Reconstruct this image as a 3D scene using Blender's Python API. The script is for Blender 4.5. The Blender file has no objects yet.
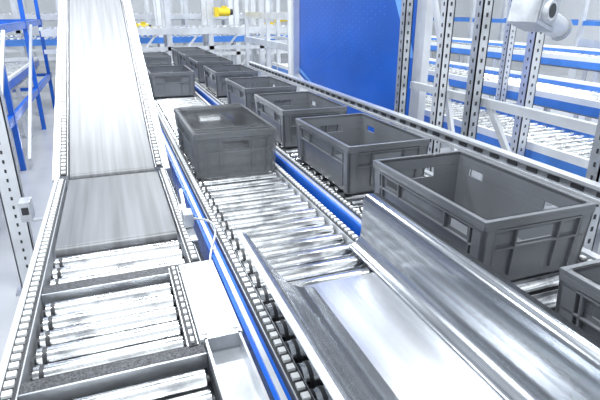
import bpy, math, random
from mathutils import Vector, Matrix
random.seed(4)
sc=bpy.context.scene
sc.view_settings.view_transform='Standard'
sc.view_settings.look='None'
sc.view_settings.exposure=0.24

# ---------------------------------------------------------------- materials
def mat(name,col,rough=0.5,metal=0.0,var=0.12,scale=(6,6,6),bump=0.0,alpha=1.0,spec=0.5,lo=0.35,hi=0.65):
    m=bpy.data.materials.new(name); m.use_nodes=True
    nt=m.node_tree; n=nt.nodes; l=nt.links
    p=n['Principled BSDF']; p.inputs['Roughness'].default_value=rough; p.inputs['Metallic'].default_value=metal
    p.inputs['Specular IOR Level'].default_value=spec
    tc=n.new('ShaderNodeTexCoord'); mp=n.new('ShaderNodeMapping'); mp.inputs['Scale'].default_value=scale
    nz=n.new('ShaderNodeTexNoise'); nz.inputs['Scale'].default_value=1.0; nz.inputs['Detail'].default_value=5
    cr=n.new('ShaderNodeValToRGB')
    cr.color_ramp.elements[0].position=lo; cr.color_ramp.elements[1].position=hi
    cr.color_ramp.elements[0].color=tuple(max(0,c*(1-var)) for c in col)+(1,)
    cr.color_ramp.elements[1].color=tuple(min(1,c*(1+var)) for c in col)+(1,)
    l.new(tc.outputs['Object'],mp.inputs[0]); l.new(mp.outputs[0],nz.inputs['Vector'])
    l.new(nz.outputs['Fac'],cr.inputs[0]); l.new(cr.outputs[0],p.inputs['Base Color'])
    if bump>0:
        b=n.new('ShaderNodeBump'); b.inputs['Strength'].default_value=bump; b.inputs['Distance'].default_value=0.002
        l.new(nz.outputs['Fac'],b.inputs['Height']); l.new(b.outputs[0],p.inputs['Normal'])
    p.inputs['Alpha'].default_value=alpha
    return m
ZINC=mat('zinc_roller',(.74,.75,.77),.15,1.0,.34,(14,22,22),lo=.34,hi=.52)
STEEL=mat('galvanised_steel',(.54,.56,.59),.33,.8,.18,(12,12,12))
ALU=mat('aluminium',(.73,.75,.78),.3,.55,.10,(5,5,5))
WHITE=mat('white_paint',(.78,.80,.82),.4,0,.04)
BLUE=mat('blue_paint',(.010,.12,.58),.25,0,.12)
BLUEL=mat('light_blue_paint',(.07,.23,.66),.3,0,.10)
BLUEP=mat('blue_panel_paint',(.006,.095,.48),.3,0,.16,(1.5,1.5,1.5))
PALEB=mat('pale_blue_print',(.14,.34,.76),.4,0,.05)
DARK=mat('dark_rubber_and_holes',(.03,.032,.036),.5,0,.3)
GAPSHADE=mat('roller_gap_shade',(.05,.053,.06),.5,0,.2)  # dark sheet under the rollers, paints the shade seen in the gaps
HAZEPAN=mat('haze_lightened_pan',(.42,.43,.45),.5,0,.1)  # background version of the gap sheet, haze lightened into its colour
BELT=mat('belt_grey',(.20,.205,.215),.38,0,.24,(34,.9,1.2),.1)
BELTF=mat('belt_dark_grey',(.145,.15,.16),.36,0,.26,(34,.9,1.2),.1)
BELT2=mat('belt_light_grey',(.66,.67,.69),.22,.8,.16,(22,.5,3))
PLASTIC=mat('crate_plastic',(.155,.163,.178),.30,0,.14,(3,3,3),spec=.6)
PBLUR=mat('crate_plastic_moving',(.23,.24,.255),.4,0,.22,(2,.6,30),alpha=.33)
GUARD=mat('guard_sheet',(.36,.38,.41),.2,.95,.40,(2,.12,45),lo=.3,hi=.7)  # light and dark streaks in the colour imitate polished reflections
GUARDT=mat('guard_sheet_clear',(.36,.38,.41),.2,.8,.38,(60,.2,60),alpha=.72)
YEL=mat('yellow_motor',(.80,.60,.03),.35,0,.1)
CREAM=mat('pale_plastic',(.86,.87,.86),.4,0,.05)
FLOOR=mat('floor_concrete',(.50,.51,.53),.22,0,.10,(1.2,1.2,1.2))
WALL=mat('wall_paint',(.88,.90,.92),.7,0,.04,(1,1,1))
MESH=mat('dark_grip_strip',(.05,.052,.058),.4,.3,.8,(220,220,220),.5)
REFLBAR=mat('reflection_bar_dark',(.12,.13,.15),.6,0,.1)  # for the unseen overhead bars added to streak the metal reflections

class B:
    def __init__(s): s.v=[];s.f=[];s.m=[];s.sm=[];s.mats=[]
    def mi(s,m):
        if m not in s.mats: s.mats.append(m)
        return s.mats.index(m)
    def add(s,vs,fs,m,smooth=False):
        o=len(s.v); s.v+= [tuple(v) for v in vs]
        for f in fs: s.f.append([i+o for i in f]); s.m.append(s.mi(m)); s.sm.append(smooth)
    def box(s,x0,x1,y0,y1,z0,z1,m,M=None):
        vs=[Vector(p) for p in ((x0,y0,z0),(x1,y0,z0),(x1,y1,z0),(x0,y1,z0),(x0,y0,z1),(x1,y0,z1),(x1,y1,z1),(x0,y1,z1))]
        if M: vs=[M@v for v in vs]
        s.add(vs,[(0,3,2,1),(4,5,6,7),(0,1,5,4),(1,2,6,5),(2,3,7,6),(3,0,4,7)],m)
    def bar(s,p0,p1,w,h,m):
        p0=Vector(p0);p1=Vector(p1);d=p1-p0;L=d.length;d.normalize()
        up=Vector((0,0,1)) if abs(d.z)<.99 else Vector((0,1,0))
        x=d.cross(up).normalized();z=x.cross(d)
        M=Matrix((x,d,z)).transposed().to_4x4();M.translation=p0
        s.box(-w/2,w/2,0,L,-h/2,h/2,m,M)
    def cyl(s,p0,p1,r,m,n=16,r2=None):
        p0=Vector(p0);p1=Vector(p1);d=(p1-p0).normalized()
        up=Vector((0,0,1)) if abs(d.z)<.9 else Vector((1,0,0))
        x=d.cross(up).normalized();y=x.cross(d); r2=r if r2 is None else r2
        a=[p0+(x*math.cos(t)+y*math.sin(t))*r for t in [2*math.pi*i/n for i in range(n)]]
        b=[p1+(x*math.cos(t)+y*math.sin(t))*r2 for t in [2*math.pi*i/n for i in range(n)]]
        s.add(a+b,[(i,n+i,n+(i+1)%n,(i+1)%n) for i in range(n)],m,True)
        s.add(a,[tuple(range(n))],m); s.add(b,[tuple(reversed(range(n)))],m)
    def prism(s,prof,y0,y1,m,smooth=False):
        n=len(prof)
        vs=[(x,y0,z) for x,z in prof]+[(x,y1,z) for x,z in prof]
        s.add(vs,[(i,(i+1)%n,n+(i+1)%n,n+i) for i in range(n)],m,smooth)
        s.add(vs[:n],[tuple(reversed(range(n)))],m); s.add(vs[n:],[tuple(range(n))],m)
    def obj(s,name,parent=None,loc=(0,0,0),bevel=0):
        me=bpy.data.meshes.new(name); me.from_pydata(s.v,[],s.f)
        for m in s.mats: me.materials.append(m)
        for i,p in enumerate(me.polygons): p.material_index=s.m[i]; p.use_smooth=s.sm[i]
        import bmesh
        bm=bmesh.new();bm.from_mesh(me);bmesh.ops.recalc_face_normals(bm,faces=bm.faces);bm.to_mesh(me);bm.free()
        o=bpy.data.objects.new(name,me); sc.collection.objects.link(o); o.location=loc
        if parent: o.parent=parent
        if bevel:
            b=o.modifiers.new('bevel','BEVEL');b.width=bevel;b.segments=2;b.limit_method='ANGLE'
        return o
def empty(name):
    e=bpy.data.objects.new(name,None); sc.collection.objects.link(e); return e
def strip(path,t):
    out=[]
    n=len(path)
    for i,(x,z) in enumerate(path):
        a=path[max(0,i-1)];c=path[min(n-1,i+1)]
        dx,dz=c[0]-a[0],c[1]-a[1];L=math.hypot(dx,dz)
        out.append((x-dz/L*t,z+dx/L*t))
    return path+out[::-1]

Z=0.75
CAMZ=1.48

# ---------------------------------------------------------------- room
b=B(); b.box(-8,12,-3,18,-.1,0,FLOOR); b.obj('floor')
b=B(); b.box(-8,12,18,18.1,0,6,WALL)
b.obj('wall_back')
b=B(); b.box(-8.1,-8,-3,18,0,6,WALL); b.obj('wall_left')
b=B(); b.box(12,12.1,-3,18,0,6,WALL); b.obj('wall_right')

# ---------------------------------------------------------------- conveyors
def rollers(bd,x0,x1,y0,y1,r=.0245,pitch=.068,z=Z,m=ZINC,n=24):
    y=y0+r
    while y+r<=y1+1e-6:
        bd.cyl((x0,y,z-r),(x1,y,z-r),r,m,n)
        bd.cyl((x0+.012,y,z-r),(x0+.022,y,z-r),r+.0008,DARK,n)
        bd.cyl((x0-.008,y,z-r),(x0,y,z-r),r*.45,DARK,8)
        bd.cyl((x1,y,z-r),(x1+.008,y,z-r),r*.45,DARK,8)
        y+=pitch
def studrail(bd,x0,x1,y0,y1,z0,z1,base=DARK,stud=CREAM,pitch=.03,frame=ALU):
    bd.box(x0,x1,y0,y1,z0,z1,frame)
    bd.box(x0+.003,x1-.003,y0,y1,z1,z1+.004,base)
    y=y0+.01
    while y<y1-.02:
        bd.box(x0+.009,x1-.009,y,y+pitch*.55,z1+.004,z1+.011,stud); y+=pitch
def legs(bd,x0,x1,ys,ztop,m=ALU,w=.045):
    for y in ys:
        for x in (x0,x1):
            bd.box(x-w/2,x+w/2,y-w/2,y+w/2,.012,ztop,m)
            bd.box(x-.06,x+.06,y-.05,y+.05,0,.012,STEEL)
        bd.box(x0,x1,y-.015,y+.015,.25,.29,m)

p=empty('roller_conveyor')
b=B(); rollers(b,.305,.675,.20,7.6,r=.030,pitch=.084); b.obj('rollers',p)
b=B()
studrail(b,.262,.296,-.2,7.6,Z-.07,Z+.004)
studrail(b,.684,.718,1.0,7.6,Z-.07,Z+.004)
b.box(.30,.68,-.2,7.6,Z-.12,Z-.09,GAPSHADE)  # painted gap shade below the rollers
b.obj('side_rails',p)
b=B()
b.box(.218,.250,.2,7.6,Z-.09,Z+.012,BLUE)
b.box(.735,.765,1.0,7.6,Z-.09,Z+.03,BLUE)
b.box(.228,.24,.2,7.6,Z+.012,Z+.018,ALU)
b.box(.744,.756,1.0,7.6,Z+.03,Z+.036,ALU)
b.obj('blue_profiles',p)
b=B(); legs(b,.28,.70,[.2,1.8,3.4,5.0,6.6],Z-.09); b.obj('legs',p)
b=B()
path=[(.245,Z+.205),(.262,Z+.201),(.30,Z+.14),(.34,Z+.075),(.375,Z+.035),(.41,Z+.014),(.45,Z+.006)]
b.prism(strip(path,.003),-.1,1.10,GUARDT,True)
b.box(.238,.252,-.1,1.10,Z+.205,Z+.209,ALU)
b.obj('guide_sheet',p)
b=B()
b.box(.43,.70,-.2,1.12,Z+.001,Z+.005,BELT2)
b.obj('slide_bed',p)
b=B()
R=.05
arc=[(.650+R*math.sin(t),Z+.006+R-R*math.cos(t)) for t in [math.pi/2*i/8 for i in range(9)]]
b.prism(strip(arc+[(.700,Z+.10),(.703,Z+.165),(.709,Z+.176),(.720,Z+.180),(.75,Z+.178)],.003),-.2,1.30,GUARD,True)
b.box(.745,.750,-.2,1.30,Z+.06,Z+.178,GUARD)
b.obj('guard_wall',p)

p=empty('roller_conveyor')
b=B(); rollers(b,.83,1.26,-.1,8.0,r=.030,pitch=.084); b.obj('rollers',p)
b=B()
studrail(b,.79,.82,-.2,8.0,Z-.08,Z+.006)
studrail(b,1.27,1.305,-.2,8.0,Z-.08,Z+.010,stud=CREAM)
b.box(.82,1.27,-.2,8.0,Z-.12,Z-.09,GAPSHADE)
b.box(1.315,1.345,-.2,8.0,Z-.10,Z+.02,ALU)
b.obj('side_rails',p)
b=B(); legs(b,.805,1.33,[.5,2.1,3.7,5.3,6.9],Z-.09); b.obj('legs',p)
p=empty('guard_rail')
b=B()
b.box(1.40,1.44,-.1,5.4,.90,.912,ALU); b.box(1.40,1.44,-.1,5.4,.943,.955,ALU)
b.box(1.41,1.44,-.1,5.4,.912,.943,STEEL)
y=0
while y<5.3:
    b.box(1.406,1.41,y,y+.05,.920,.935,DARK); y+=.1  # slots drawn as dark boxes, their inner shade is painted
b.obj('rail',p)
b=B()
for y in (.05,.95,1.6,2.5,3.4,4.3,5.2):
    b.box(1.442,1.482,y-.02,y+.02,.0,.94,ALU)
b.obj('stanchions',p)

pl=p=empty('roller_conveyor')
b=B()
rollers(b,-.245,.075,.985,1.32,.0255,.0665)
rollers(b,-.245,.135,1.385,1.60,.0255,.070)
rollers(b,-.245,.105,.45,.918,.0255,.0665)
b.obj('rollers',p)
b=B()
studrail(b,-.298,-.262,-.2,2.36,Z-.07,Z+.006)
studrail(b,.148,.182,1.37,2.36,Z-.07,Z+.006)
studrail(b,.082,.108,.96,1.36,Z-.07,Z+.004)
b.box(-.26,.14,-.2,1.6,Z-.12,Z-.09,GAPSHADE)
b.box(-.315,-.300,-.2,2.4,Z-.12,Z+.0,ALU)
b.obj('side_rails',p)
b=B()
b.box(-.26,.145,1.330,1.378,Z-.03,Z+.002,MESH)
b.box(-.26,.145,1.325,1.330,Z-.03,Z+.004,STEEL)
b.box(-.26,.118,.925,.965,Z-.03,Z+.006,MESH)
b.box(-.26,.118,.921,.925,Z-.03,Z+.008,STEEL)
b.obj('grip_strips',p)
b=B()
b.box(.112,.214,.97,1.355,Z-.01,Z+.012,WHITE)
for y in (.99,1.335):
    for x in (.125,.20): b.cyl((x,y,Z+.012),(x,y,Z+.015),.006,STEEL,10)
b.obj('cover_plate',p,bevel=.002)
b=B()
b.box(.12,.205,.55,.955,Z-.02,Z-.012,STEEL)
b.box(.12,.126,.55,.955,Z-.05,Z+.025,STEEL)
b.box(.199,.205,.55,.955,Z-.02,Z+.025,STEEL)
b.box(.12,.205,.949,.955,Z-.02,Z+.025,STEEL)
b.obj('junction_tray',p)
b=B(); legs(b,-.29,.16,[.3,1.5,2.3],Z-.09); b.obj('legs',p)

p=empty('belt_conveyor')
b=B()
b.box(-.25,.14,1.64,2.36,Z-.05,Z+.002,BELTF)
b.cyl((-.25,1.64,Z-.024),(.14,1.64,Z-.024),.026,BELTF,20)
b.cyl((-.25,2.36,Z-.024),(.14,2.36,Z-.024),.026,BELTF,20)
b.obj('flat_belt',p)
ang=math.radians(20.6)
b=B()
L=4.8
b.box(-.25,.13,.03,L,-.05,0,BELT)
b.cyl((-.25,.03,-.025),(.13,.03,-.025),.025,BELT,20)
b.obj('incline_belt',p,loc=(0,2.40,Z)).rotation_euler=(ang,0,0)
b=B()
studrail(b,-.292,-.256,0,L,-.08,.015)
studrail(b,.136,.172,0,L,-.08,.015)
b.box(.175,.205,0,L,-.11,.0,ALU)
b.box(-.325,-.295,0,L,-.11,.0,ALU)
for k in range(6):
    b.box(-.29,.17,.4+k*.7,.44+k*.7,-.12,-.085,STEEL)
b.obj('incline_rails',p,loc=(0,2.40,Z)).rotation_euler=(ang,0,0)
b=B()
for y,zt in ((3.1,.95),(4.3,1.38),(5.6,1.85)):
    for x in (-.31,.19):
        b.box(x-.02,x+.02,y-.02,y+.02,0,zt,ALU)
b.obj('supports',p)

# ---------------------------------------------------------------- crates
def crate_mesh(mt):
    b=B(); W=.39;Ln=.61;H=.215;t=.006
    x=W/2-.012;y=Ln/2-.012
    b.box(-x,x,-y,y,0,.008,mt)
    for s in (-1,1):
        xa,xb=sorted((s*(x-t),s*x))
        b.box(xa,xb,-y,y,0,.140,mt)
        b.box(xa,xb,-y,y,.166,H,mt)
        for ya,yb in ((-y,-.225),(-.145,.145),(.225,y)):
            b.box(xa,xb,ya,yb,.140,.166,mt)
        xa,xb=sorted((s*x,s*(x+.011)))
        for yy,zb in ((-.245,.03),(-.130,.128),(.130,.128),(.245,.03)):
            b.box(xa,xb,yy-.003,yy+.003,zb,H-.03,mt)
        b.box(xa,xb,-y,y,.124,.130,mt)
        b.box(xa,xb,-y,y,.178,.184,mt)
    for s in (-1,1):
        ya,yb=sorted((s*(y-t),s*y))
        b.box(-x,x,ya,yb,0,.130,mt)
        b.box(-x,x,ya,yb,.166,H,mt)
        for xa,xb in ((-x,-.065),(.065,x)): b.box(xa,xb,ya,yb,.130,.166,mt)
        ya,yb=sorted((s*y,s*(y+.011)))
        for xx in (-.155,-.078,.078,.155):
            b.box(xx-.003,xx+.003,ya,yb,.03,H-.03,mt)
        b.box(-x,x,ya,yb,.118,.124,mt)
        b.box(-x,x,ya,yb,.178,.184,mt)
    for sx in (-1,1):
        for sy in (-1,1):
            xa,xb=sorted((sx*(x-.002),sx*(x+.011))); ya,yb=sorted((sy*(y-.035),sy*(y+.011)))
            b.box(xa,xb,ya,yb,.006,H-.01,mt)
            xa,xb=sorted((sx*(x-.035),sx*(x+.011))); ya,yb=sorted((sy*(y-.002),sy*(y+.011)))
            b.box(xa,xb,ya,yb,.006,H-.01,mt)
    X=W/2;Y=Ln/2;r=.018
    b.box(-X,X,-Y,-Y+r,H-.012,H,mt); b.box(-X,X,Y-r,Y,H-.012,H,mt)
    b.box(-X,-X+r,-Y+r,Y-r,H-.012,H,mt); b.box(X-r,X,-Y+r,Y-r,H-.012,H,mt)
    b.box(-X,X,-Y,-Y+.004,H-.028,H-.012,mt); b.box(-X,X,Y-.004,Y,H-.028,H-.012,mt)
    b.box(-X,-X+.004,-Y,Y,H-.028,H-.012,mt); b.box(X-.004,X,-Y,Y,H-.028,H-.012,mt)
    b.v=[(v[0]*(.95+.05*v[2]/H),v[1]*(.965+.035*v[2]/H),v[2]) for v in b.v]
    return b
first=crate_mesh(PLASTIC).obj('plastic_crate',bevel=.0015)
first.location=(1.05,1.225,Z+.001)
me=first.data
def crate(x,y,rot=0,me=me):
    o=bpy.data.objects.new('plastic_crate',me); sc.collection.objects.link(o)
    o.location=(x,y,Z+.001); o.rotation_euler=(0,0,rot)
    m=o.modifiers.new('bevel','BEVEL');m.width=.0015;m.segments=2;m.limit_method='ANGLE'
    return o
for y,r in ((.37,0),(2.03,.01),(2.84,-.01),(3.70,.015),(4.72,0),(5.7,0),(6.6,.01),(7.4,0)):
    crate(1.04,y,r)
crate(.49,4.85,.0)
crate(.49,6.6,.0)
# crate in motion: soft smear built as overlapping translucent shells
bb=crate_mesh(PBLUR); base=list(bb.v); bf=list(bb.f)
bm_,bs_=list(bb.m),list(bb.sm)
for dy in (-.045,.045):
    off=len(bb.v)
    bb.v+=[(v[0]*(1+abs(dy)*.05),v[1]+dy,v[2]+.0002*(1 if dy>0 else 2)) for v in base]
    bb.f+=[[i+off for i in f] for f in bf]; bb.m+=bm_; bb.sm+=bs_
mb=bb.obj('plastic_crate'); mb.location=(.49,2.50,Z+.001)

# ---------------------------------------------------------------- blue machine panel
p=empty('blue_partition_panel')
b=B()
b.box(1.76,1.79,2.70,4.75,.60,3.0,BLUEP)
b.obj('panel',p)
b=B()
k=0
y=3.1
while y<4.7:
    z=1.05+.02*(k%2)
    while z<1.75:
        s=.0035 if (y-3.1)*.4+ (z-1.0) > .45 else .002
        b.box(1.758,1.76,y,y+s*1.6,z,z+s,PALEB); z+=.05
    y+=.06;k+=1
b.add([(1.757,2.98,1.75),(1.757,3.10,1.75),(1.757,2.76,1.20),(1.757,2.70,1.20)],[(0,1,2,3)],PALEB)
b.add([(1.757,3.7,.60),(1.757,4.75,.60),(1.757,4.75,.88)],[(0,1,2)],WHITE)
b.add([(1.756,3.5,.60),(1.756,3.62,.60),(1.756,4.75,.95),(1.756,4.75,.91)],[(0,1,2,3)],PALEB)
b.obj('print_pattern',p)
b=B()
b.box(1.74,1.80,2.70,4.75,.54,.60,ALU)
b.box(1.70,1.80,4.75,4.93,0,3.0,ALU)
b.box(1.69,1.70,4.80,4.88,0,3.0,WHITE)
b.box(1.75,1.80,2.60,2.70,0,3.0,ALU)
b.obj('frame',p)

# ---------------------------------------------------------------- perforated uprights
def upright(x,y,w=.06,d=.05,h=3.0,m=STEEL,name='perforated_post'):
    b=B()
    b.box(-w/2,w/2,-d/2,-d/2+.006,0,h,m)
    b.box(-w/2,-w/2+.006,-d/2,d/2,0,h,m)
    b.box(w/2-.006,w/2,-d/2,d/2,0,h,m)
    z=.1
    while z<h-.1:
        b.box(-.005,.005,-d/2-.002,-d/2,z,z+.018,DARK)  # dark boxes paint the shaded holes, the sheet is not pierced
        b.box(-w/2-.002,-w/2,-.004,.004,z,z+.018,DARK)
        z+=.05
    b.box(-w/2-.03,w/2+.03,-d/2-.03,d/2+.03,0,.01,STEEL)
    return b.obj(name,loc=(x,y,0))
upright(1.62,1.95,.055,.05)
upright(1.62,2.22,.05,.05,m=ALU)
upright(1.62,1.22,.06,.05)
upright(2.35,2.35,.07,.06,m=ALU)
upright(1.62,2.60,.05,.05)
upright(2.25,1.55,.06,.06,m=ALU)
upright(3.3,2.4,.07,.06,m=ALU)
upright(3.3,3.6,.07,.06,m=ALU)
upright(-.58,2.80,.10,.06,m=ALU)
b=B()
b.bar((1.67,2.0,.5),(1.67,2.56,1.9),.02,.03,ALU)
b.bar((1.68,-.2,1.06),(1.68,2.58,1.06),.03,.04,ALU)
b.bar((1.68,1.26,.3),(1.68,1.90,1.05),.02,.03,ALU)
b.obj('bracing_strut')

# ---------------------------------------------------------------- right background conveyor lines
def bgconv(x0,x1,y0,y1,z,name='roller_conveyor',bl=None):
    bl=bl or BLUEL
    p=empty(name)
    b=B(); rollers(b,x0+.03,x1-.03,y0,y1,.028,.085,z,n=12); b.obj('rollers',p)
    b=B()
    b.box(x0-.02,x0+.01,y0,y1,z-.10,z-.03,bl); b.box(x1-.01,x1+.02,y0,y1,z-.06,z+.03,bl)
    b.box(x0-.02,x0+.01,y0,y1,z-.03,z+.02,WHITE)
    b.box(x1-.012,x1+.022,y0,y1,z+.03,z+.06,WHITE)
    b.box(x0+.02,x1-.02,y0,y1,z-.12,z-.09,HAZEPAN)
    b.obj('rails',p)
    b=B(); legs(b,x0,x1,[y0+.3+i*1.5 for i in range(int((y1-y0)/1.5)+1) if y0+.3+i*1.5<y1],z-.12,ALU); b.obj('legs',p)
bgconv(2.5,3.1,.5,8,.66)
bgconv(3.5,4.1,.5,8,.80)
bgconv(4.7,5.3,.5,9,1.0)
for i,y in enumerate((1.9,3.2,4.6)):
    b=B()
    Mx=Matrix.Translation((5.6,y,1.05))@Matrix.Rotation(.12,4,'Y')
    b.box(0,2.2,-.3,.3,-.03,0,BELT2,Mx); b.box(0,2.2,-.33,-.3,-.08,.10,BLUEL,Mx); b.box(0,2.2,.3,.33,-.08,.10,ALU,Mx)
    for yy in (-.3,.3):
        b.box(5.8,5.85,y+yy-.02,y+yy+.02,0,1.0,ALU); b.box(7.5,7.55,y+yy-.02,y+yy+.02,0,.82,ALU)
    b.obj('sorting_chute')

# ---------------------------------------------------------------- scanner / drive unit top right
p=empty('scanner_unit')
b=B()
M=Matrix.Translation((1.92,1.96,1.47))@Matrix.Rotation(.35,4,'Z')@Matrix.Rotation(.25,4,'Y')
b.box(-.10,.10,-.07,.07,-.07,.10,STEEL,M)
b.box(-.085,.085,-.075,-.07,-.05,.07,STEEL,M)
for k in range(6): b.box(.10,.115,-.06,.06,-.06+k*.025,-.05+k*.025,STEEL,M)
b.obj('housing',p,bevel=.006)
b=B()
b.cyl(M@Vector((-.03,-.10,0)),M@Vector((-.03,-.07,0)),.045,ALU,24)
b.cyl(M@Vector((-.03,-.103,0)),M@Vector((-.03,-.09,0)),.032,DARK,24)
b.cyl(M@Vector((.12,0,0)),M@Vector((.30,0,0)),.055,ALU)
b.cyl(M@Vector((.30,0,0)),M@Vector((.33,0,0)),.062,STEEL)
b.bar((1.92,1.96,1.5),(1.92,1.96,2.4),.04,.04,ALU)
b.obj('lens_and_mount',p)
def motor(x,y,z,k=1.0):
    b=B()
    b.cyl((-.10*k,0,0),(.08*k,0,0),.062*k,YEL,16); b.cyl((.08*k,0,0),(.13*k,0,0),.045*k,DARK,16)
    b.box(-.16*k,-.10*k,-.07*k,.07*k,-.07*k,.07*k,YEL); b.box(-.04*k,.04*k,-.04*k,.04*k,.05*k,.09*k,YEL)
    b.box(-.16*k,-.10*k,.07*k,.12*k,-.05*k,.05*k,STEEL)
    b.obj('gear_motor',loc=(x,y,z))
for (x,y,z) in ((1.75,8.1,1.45),(2.75,8.1,1.36),(.6,9.4,1.2),(2.9,9.4,1.18),(-.1,9.4,1.58)): motor(x,y,z)

# ---------------------------------------------------------------- left side frames
def rack(x,y0,y1,zs,posts,m,w=.06,dx=.7,name='steel_frame',mb=None):
    b=B(); mb=mb or m
    for yy in posts:
        for xx in (x,x+dx):
            b.box(xx-w/2,xx+w/2,yy-w/2,yy+w/2,0,3.2,m)
        for z in zs: b.box(x,x+dx,yy-.02,yy+.02,z-.04,z,m)
    for z in zs:
        for xx in (x,x+dx): b.box(xx-.02,xx+.02,y0,y1,z-.08,z,mb)
    return b.obj(name)
rack(-1.75,3.4,9,(.55,1.35),(3.6,5.3,7.2,8.8),BLUE,.05,.80)
bgconv(-1.60,-1.10,2.0,9,.72,bl=BLUE)
b=B()
b.bar((-.88,3.6,.1),(-.88,5.3,1.3),.03,.03,ALU); b.bar((-.88,5.3,.1),(-.88,7.2,1.3),.03,.03,ALU)
b.obj('diagonal_brace')
b=B()
b.box(-.40,-.36,1.98,2.05,Z-.03,Z+.05,STEEL); b.box(-.392,-.368,1.975,1.98,Z-.0,Z+.03,DARK)
b.box(-.365,-.316,2.0,2.02,Z-.04,Z-.03,STEEL)
b.obj('photo_sensor_left',pl,bevel=.004)
b=B()
b.box(.165,.20,1.60,1.66,Z+.02,Z+.07,STEEL); b.bar((.182,1.63,Z+.01),(.182,1.78,Z+.10),.012,.012,ALU)
b.bar((.182,1.50,Z+.014),(.182,1.85,Z+.014),.03,.006,STEEL)
b.obj('photo_sensor_right',pl,bevel=.003)
cu=bpy.data.curves.new('cable','CURVE');cu.dimensions='3D';cu.bevel_depth=.004
sp=cu.splines.new('BEZIER');pts=[(.19,1.62,Z+.05),(.25,1.50,Z+.06),(.21,1.36,Z+.0),(.22,1.2,Z-.1)]
sp.bezier_points.add(3)
for q,pt in zip(sp.bezier_points,pts): q.co=pt;q.handle_left_type=q.handle_right_type='AUTO'
co=bpy.data.objects.new('cable',cu);co.data.materials.append(STEEL);sc.collection.objects.link(co);co.parent=pl

# ---------------------------------------------------------------- far background structures, pale colours painted in place of haze
def gantry(y,x0,x1,z,m,mb,posts):
    p=empty('gantry_frame')
    b=B()
    b.box(x0,x1,y-.05,y+.05,z-.10,z,mb)
    b.box(x0,x1,y+.45,y+.55,z-.10,z,mb)
    b.box(x0,x1,y-.04,y-.0,z-.34,z-.28,m)
    b.box(x0,x1,y,y+.5,z-.09,z-.07,HAZEPAN)
    for x in posts:
        b.box(x-.04,x+.04,y-.04,y+.04,0,3.4,m); b.box(x-.04,x+.04,y+.46,y+.54,0,3.4,m)
        b.box(x-.02,x+.02,y,y+.5,z-.3,z-.25,m)
        b.bar((x,y,.2),(x,y+.5,.9),.03,.03,m)
        b.bar((x,y,z-.6),(x+.45,y,z-.1),.03,.03,m)
    b.obj('frame',p)
    b=B()
    xx=x0
    while xx<x1: b.cyl((xx,y+.05,z+.0),(xx,y+.45,z+.0),.03,ZINC,8); xx+=.1
    b.obj('rollers',p)
gantry(8.3,-.9,3.4,1.22,ALU,ALU,(-.6,.25,.9,1.55,2.4,3.3))
gantry(9.6,-2.5,5,1.02,WHITE,BLUEL,(-2,-.4,.9,2.3,3.6,4.8))
gantry(11.2,-4,7,1.4,ALU,ALU,(-3.5,-1.6,.2,1.6,3.0,4.6,6.5))
gantry(13.5,-5,9,.9,ALU,BLUEL,(-4.5,-2.6,-1,1,2.6,4.2,6,8))
gantry(15.5,-6,10,1.3,ALU,STEEL,(-5,-3.6,-2,-.3,1.8,3.4,5,7,9))
rack(2.0,5.2,7.8,(.5,1.1,1.45),(5.3,6.6,7.7),ALU,.05,.5)
rack(8,1,12,(.6,1.3),(1.5,4,7,10),ALU,.08,.9,mb=BLUEL)

# ---------------------------------------------------------------- unseen dark beams added for streaky reflections + lights
b=B()
for k in range(14):
    y=-2.5+k*1.4
    b.box(-8,12,y,y+.30,5.2,5.5,REFLBAR)
for x in (-5,-1.5,2,5.5,9): b.box(x,x+.35,-3,18,5.5,5.8,REFLBAR)
b.obj('reflection_bars')
w=bpy.data.worlds.new('w');sc.world=w;w.use_nodes=True
bg=w.node_tree.nodes['Background'];bg.inputs[0].default_value=(.88,.94,1,1);bg.inputs[1].default_value=1.08
for (x,y) in ((0,1.5),(3,3),(0,6),(4,8),(-3,4),(1,12),(8,5)):
    p=empty('ceiling_lamp')
    b=B(); b.box(x-.9,x+.9,y-.15,y+.15,4.55,4.62,WHITE); b.bar((x,y,4.6),(x,y,5.4),.03,.03,STEEL); b.obj('housing',p)
    ld=bpy.data.lights.new('tube','AREA');ld.shape='RECTANGLE';ld.size=1.7;ld.size_y=.25;ld.energy=130;ld.color=(.93,.97,1)
    lo=bpy.data.objects.new('tube',ld);sc.collection.objects.link(lo);lo.location=(x,y,4.53);lo.parent=p

# ---------------------------------------------------------------- camera
cd=bpy.data.cameras.new('camera');cam=bpy.data.objects.new('camera',cd);sc.collection.objects.link(cam)
cd.sensor_width=36;cd.lens=490/600*36
cd.clip_start=.02
cam.location=(0,0,CAMZ)
cam.rotation_euler=(math.radians(90-21.2),0,math.radians(-20.4))
sc.camera=cam
